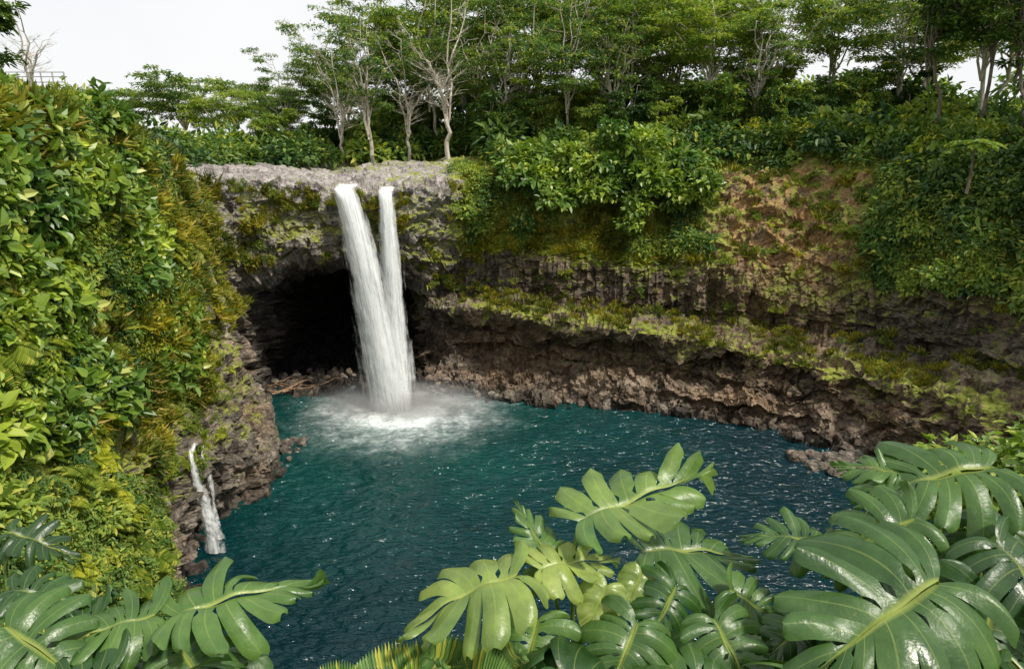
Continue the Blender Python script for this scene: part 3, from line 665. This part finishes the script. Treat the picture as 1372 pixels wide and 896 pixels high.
def fill(rs,n,xr,yr,zf,size=(.28,.5),tone=(.15,.75)):
    out=[]
    for k in range(n):
        y=rs.uniform(*yr); x=rs.uniform(*xr); zz=zf(x,y)+rs.uniform(-.2,.04)
        a=rs.uniform(-3.14,3.14); L=rs.uniform(*size); d=np.array([math.cos(a),math.sin(a)*.8-.3,rs.uniform(-.5,.0)]); d/=np.linalg.norm(d)
        out.append(((x,y,zz),tuple(np.array([x,y,zz])+d*L),(rs.normal()*.35,-.25+rs.normal()*.3,1),dict(tone=rs.uniform(*tone),ws=rs.uniform(.9,1.2),nl=int(rs.choice([6,7,8])),split=float(rs.choice([1,1,0])))))
    return out
rs=np.random.RandomState(77)
center=[((.32,2.8,26.72),(1.02,3.1,26.84),(-.05,-.25,1),dict(ws=.68,tone=.85,side=.15,droop=.05)),
 ((.02,2.5,26.64),(-.48,2.4,26.54),(-.1,-.15,1),dict(ws=1.0,tone=.95)),
 ((.18,2.75,26.50),(.04,2.95,26.76),(.2,-.5,.6),dict(ws=.7,tone=.6)),
 ((.12,2.6,26.60),(.50,2.75,26.62),(.1,-.3,1),dict(ws=.8,tone=.95)),
 ((.66,3.0,26.42),(1.29,3.15,26.40),(0,-.3,1),dict(ws=.95,tone=.5)),
 ((.11,2.5,26.42),(.02,2.25,26.2),(0,-.6,.8),dict(ws=1.1,tone=.8)),
 ((.53,2.45,26.44),(.36,2.2,26.26),(0,-.5,.9),dict(ws=1.1,tone=.55)),
 ((.87,2.5,26.42),(1.0,2.25,26.24),(0,-.5,.9),dict(ws=1.1,tone=.6)),
 ((.42,2.6,26.52),(.32,2.47,26.38),(0,-.8,.7),dict(ws=.9,tone=1,split=0.)),
 ((.60,2.75,26.48),(.52,2.62,26.38),(.2,-.7,.8),dict(ws=.9,tone=1,split=0.)),
 ((.75,2.7,26.44),(.6,2.5,26.29),(.2,-.7,.8),dict(ws=1.1,tone=.4)),
 ((1.0,2.7,26.42),(1.25,2.6,26.32),(0,-.5,.9),dict(ws=1.0,tone=.7))]
center+=fill(rs,40,(.0,1.25),(2.2,2.9),lambda x,y:28.4-.90*y-.02)
monstera_plant('monstera_plant',center,(.5,2.6,24.8),1)
right=[((1.73,2.4,26.68),(1.11,2.08,26.58),(-.15,-.45,.9),dict(ws=1.15,tone=.5)),
 ((2.30,3.0,26.88),(1.74,3.05,26.80),(-.1,-.3,.95),dict(ws=1.15,tone=.5)),
 ((1.85,2.8,26.72),(1.40,2.75,26.55),(0,-.45,.85),dict(ws=.95,tone=.6)),
 ((2.1,2.6,26.72),(2.3,2.2,26.5),(.2,-.5,.8),dict(ws=1.1,tone=.25)),
 ((1.5,2.9,26.54),(1.16,3.0,26.58),(0,-.3,.9),dict(ws=.9,tone=.5)),
 ((2.0,2.45,26.55),(1.8,2.1,26.3),(0,-.6,.8),dict(ws=1.1,tone=.3)),
 ((2.35,2.9,26.62),(2.05,2.75,26.5),(0,-.5,.9),dict(ws=1.1,tone=.3)),
 ((2.0,3.1,26.78),(1.7,3.3,26.82),(0,-.5,.9),dict(ws=.7,tone=.7)),
 ((1.3,2.5,26.42),(1.05,2.4,26.32),(0,-.4,.9),dict(ws=1.,tone=.4))]
right+=fill(rs,40,(1.1,2.5),(2.3,3.1),lambda x,y:28.4-.86*y+.07*x,size=(.32,.55),tone=(.05,.5))
monstera_plant('monstera_plant',right,(1.9,2.7,24.9),2)
left=[((-1.5,2.6,26.36),(-.93,2.85,26.47),(.1,-.15,1),dict(ws=.8,tone=.75)),
 ((-1.45,2.5,26.28),(-1.2,2.3,26.12),(.1,-.4,.9),dict(ws=1.1,tone=.5)),
 ((-1.6,2.6,26.36),(-1.97,2.45,26.38),(0,-.25,1),dict(ws=1.,tone=.65)),
 ((-2.1,2.4,26.46),(-1.70,2.3,26.26),(0,-.3,.9),dict(ws=1.1,tone=.5)),
 ((-2.75,3.3,26.34),(-2.36,3.3,26.24),(0,-.2,1),dict(ws=.7,tone=.1)),
 ((-2.3,2.7,26.42),(-1.95,2.75,26.34),(0,-.2,1),dict(ws=.8,tone=.3)),
 ((-1.9,2.7,26.3),(-2.2,2.55,26.25),(0,-.2,1),dict(ws=.9,tone=.3))]
left+=fill(rs,36,(-2.4,-1.3),(2.3,2.8),lambda x,y:28.4-.90*y,tone=(.05,.55))
monstera_plant('monstera_plant',left,(-1.8,2.5,24.9),3)
# fern
A=Acc(); rs=np.random.RandomState(9)
for k in range(14):
    b=np.array([-.27+rs.normal()*.12,2.35,26.17]); a=rs.uniform(.5,2.7); L=rs.uniform(.28,.44)
    t=np.linspace(0,1,30); d=np.array([math.cos(a),.15*rs.normal(),math.sin(a)*.8])
    r_=b+d*(L*t)[:,None]+np.array([.12*math.cos(a),-.1,-.22])*(t**2)[:,None]*L
    A.add(*tube(r_,np.linspace(.004,.001,30),3),0); T=norm(np.gradient(r_,axis=0)); nv=np.tile([0,-.8,.6],(30,1)); sd=norm(np.cross(T,nv))
    for sg in (1,-1): A.add(*leaves(r_[2:],(sd*sg+T*.45)[2:],nv[2:],.17*L/.5*np.sin(np.pi*np.linspace(.2,.98,28))+.005,np.full(28,.018),.05),0)
link(bpy.data.objects.new('fern_plant',A.mesh('fern_plant',[M_ALB])))
# bush at right behind the monstera
e=empty('leafy_bush')
kb=clump('bush_clump',M_BROAD,260,.22,.13,91)
for k in range(36):
    x=R.uniform(3.15,4.8); y=R.uniform(4.2,5.4); put(e,kb,Vector((x,y,28.4-.465*y+R.uniform(-1.2,.0)+(x-4)*.25)),R.rand()*6.28,R.uniform(.28,.46))
# ---------------------------------------------------------------- world, sun, camera
w_=bpy.data.worlds.new('World'); scene.world=w_; w_.use_nodes=True; nt=w_.node_tree; nt.nodes.clear()
out=nt.nodes.new('ShaderNodeOutputWorld'); bg=nt.nodes.new('ShaderNodeBackground'); sk=nt.nodes.new('ShaderNodeTexSky'); sk.sky_type='NISHITA'; sk.sun_disc=False
sk.sun_elevation=math.radians(55); sk.sun_rotation=math.radians(125)
tc=N(nt,'ShaderNodeTexCoord'); cn=noise(nt,tc.outputs['Generated'],2.5,6,.55)
cl=ramp(nt,cn,[(.3,(.90,.92,.94)),(.65,(1,1,1))]); cl=mix(nt,1.0,cl,(10.2,10.2,10.2),'MULTIPLY')
c=mix(nt,.93,sk.outputs[0],cl); nt.links.new(c,bg.inputs[0]); bg.inputs[1].default_value=.1; nt.links.new(bg.outputs[0],out.inputs[0])
sun=bpy.data.lights.new('sun','SUN'); sun.energy=4.3; sun.angle=math.radians(6); sun.color=(1,.94,.83)
so=bpy.data.objects.new('sun',sun); COL.objects.link(so)
az=math.radians(125); el=math.radians(55)
dv=Vector((math.sin(az)*math.cos(el),math.cos(az)*math.cos(el),math.sin(el)))
so.rotation_euler=dv.to_track_quat('Z','Y').to_euler()
cam=bpy.data.cameras.new('camera'); cam.lens=24; cam.sensor_width=36; cam.clip_end=3000; cam.clip_start=.05
co=bpy.data.objects.new('camera',cam); COL.objects.link(co); co.location=(0,0,28.4); co.rotation_euler=(math.radians(74.3),0,0)
scene.camera=co
scene.view_settings.view_transform='Standard'; scene.view_settings.look='None'; scene.view_settings.exposure=0
print('objs',len(bpy.data.objects),'terrain',len(flat2))
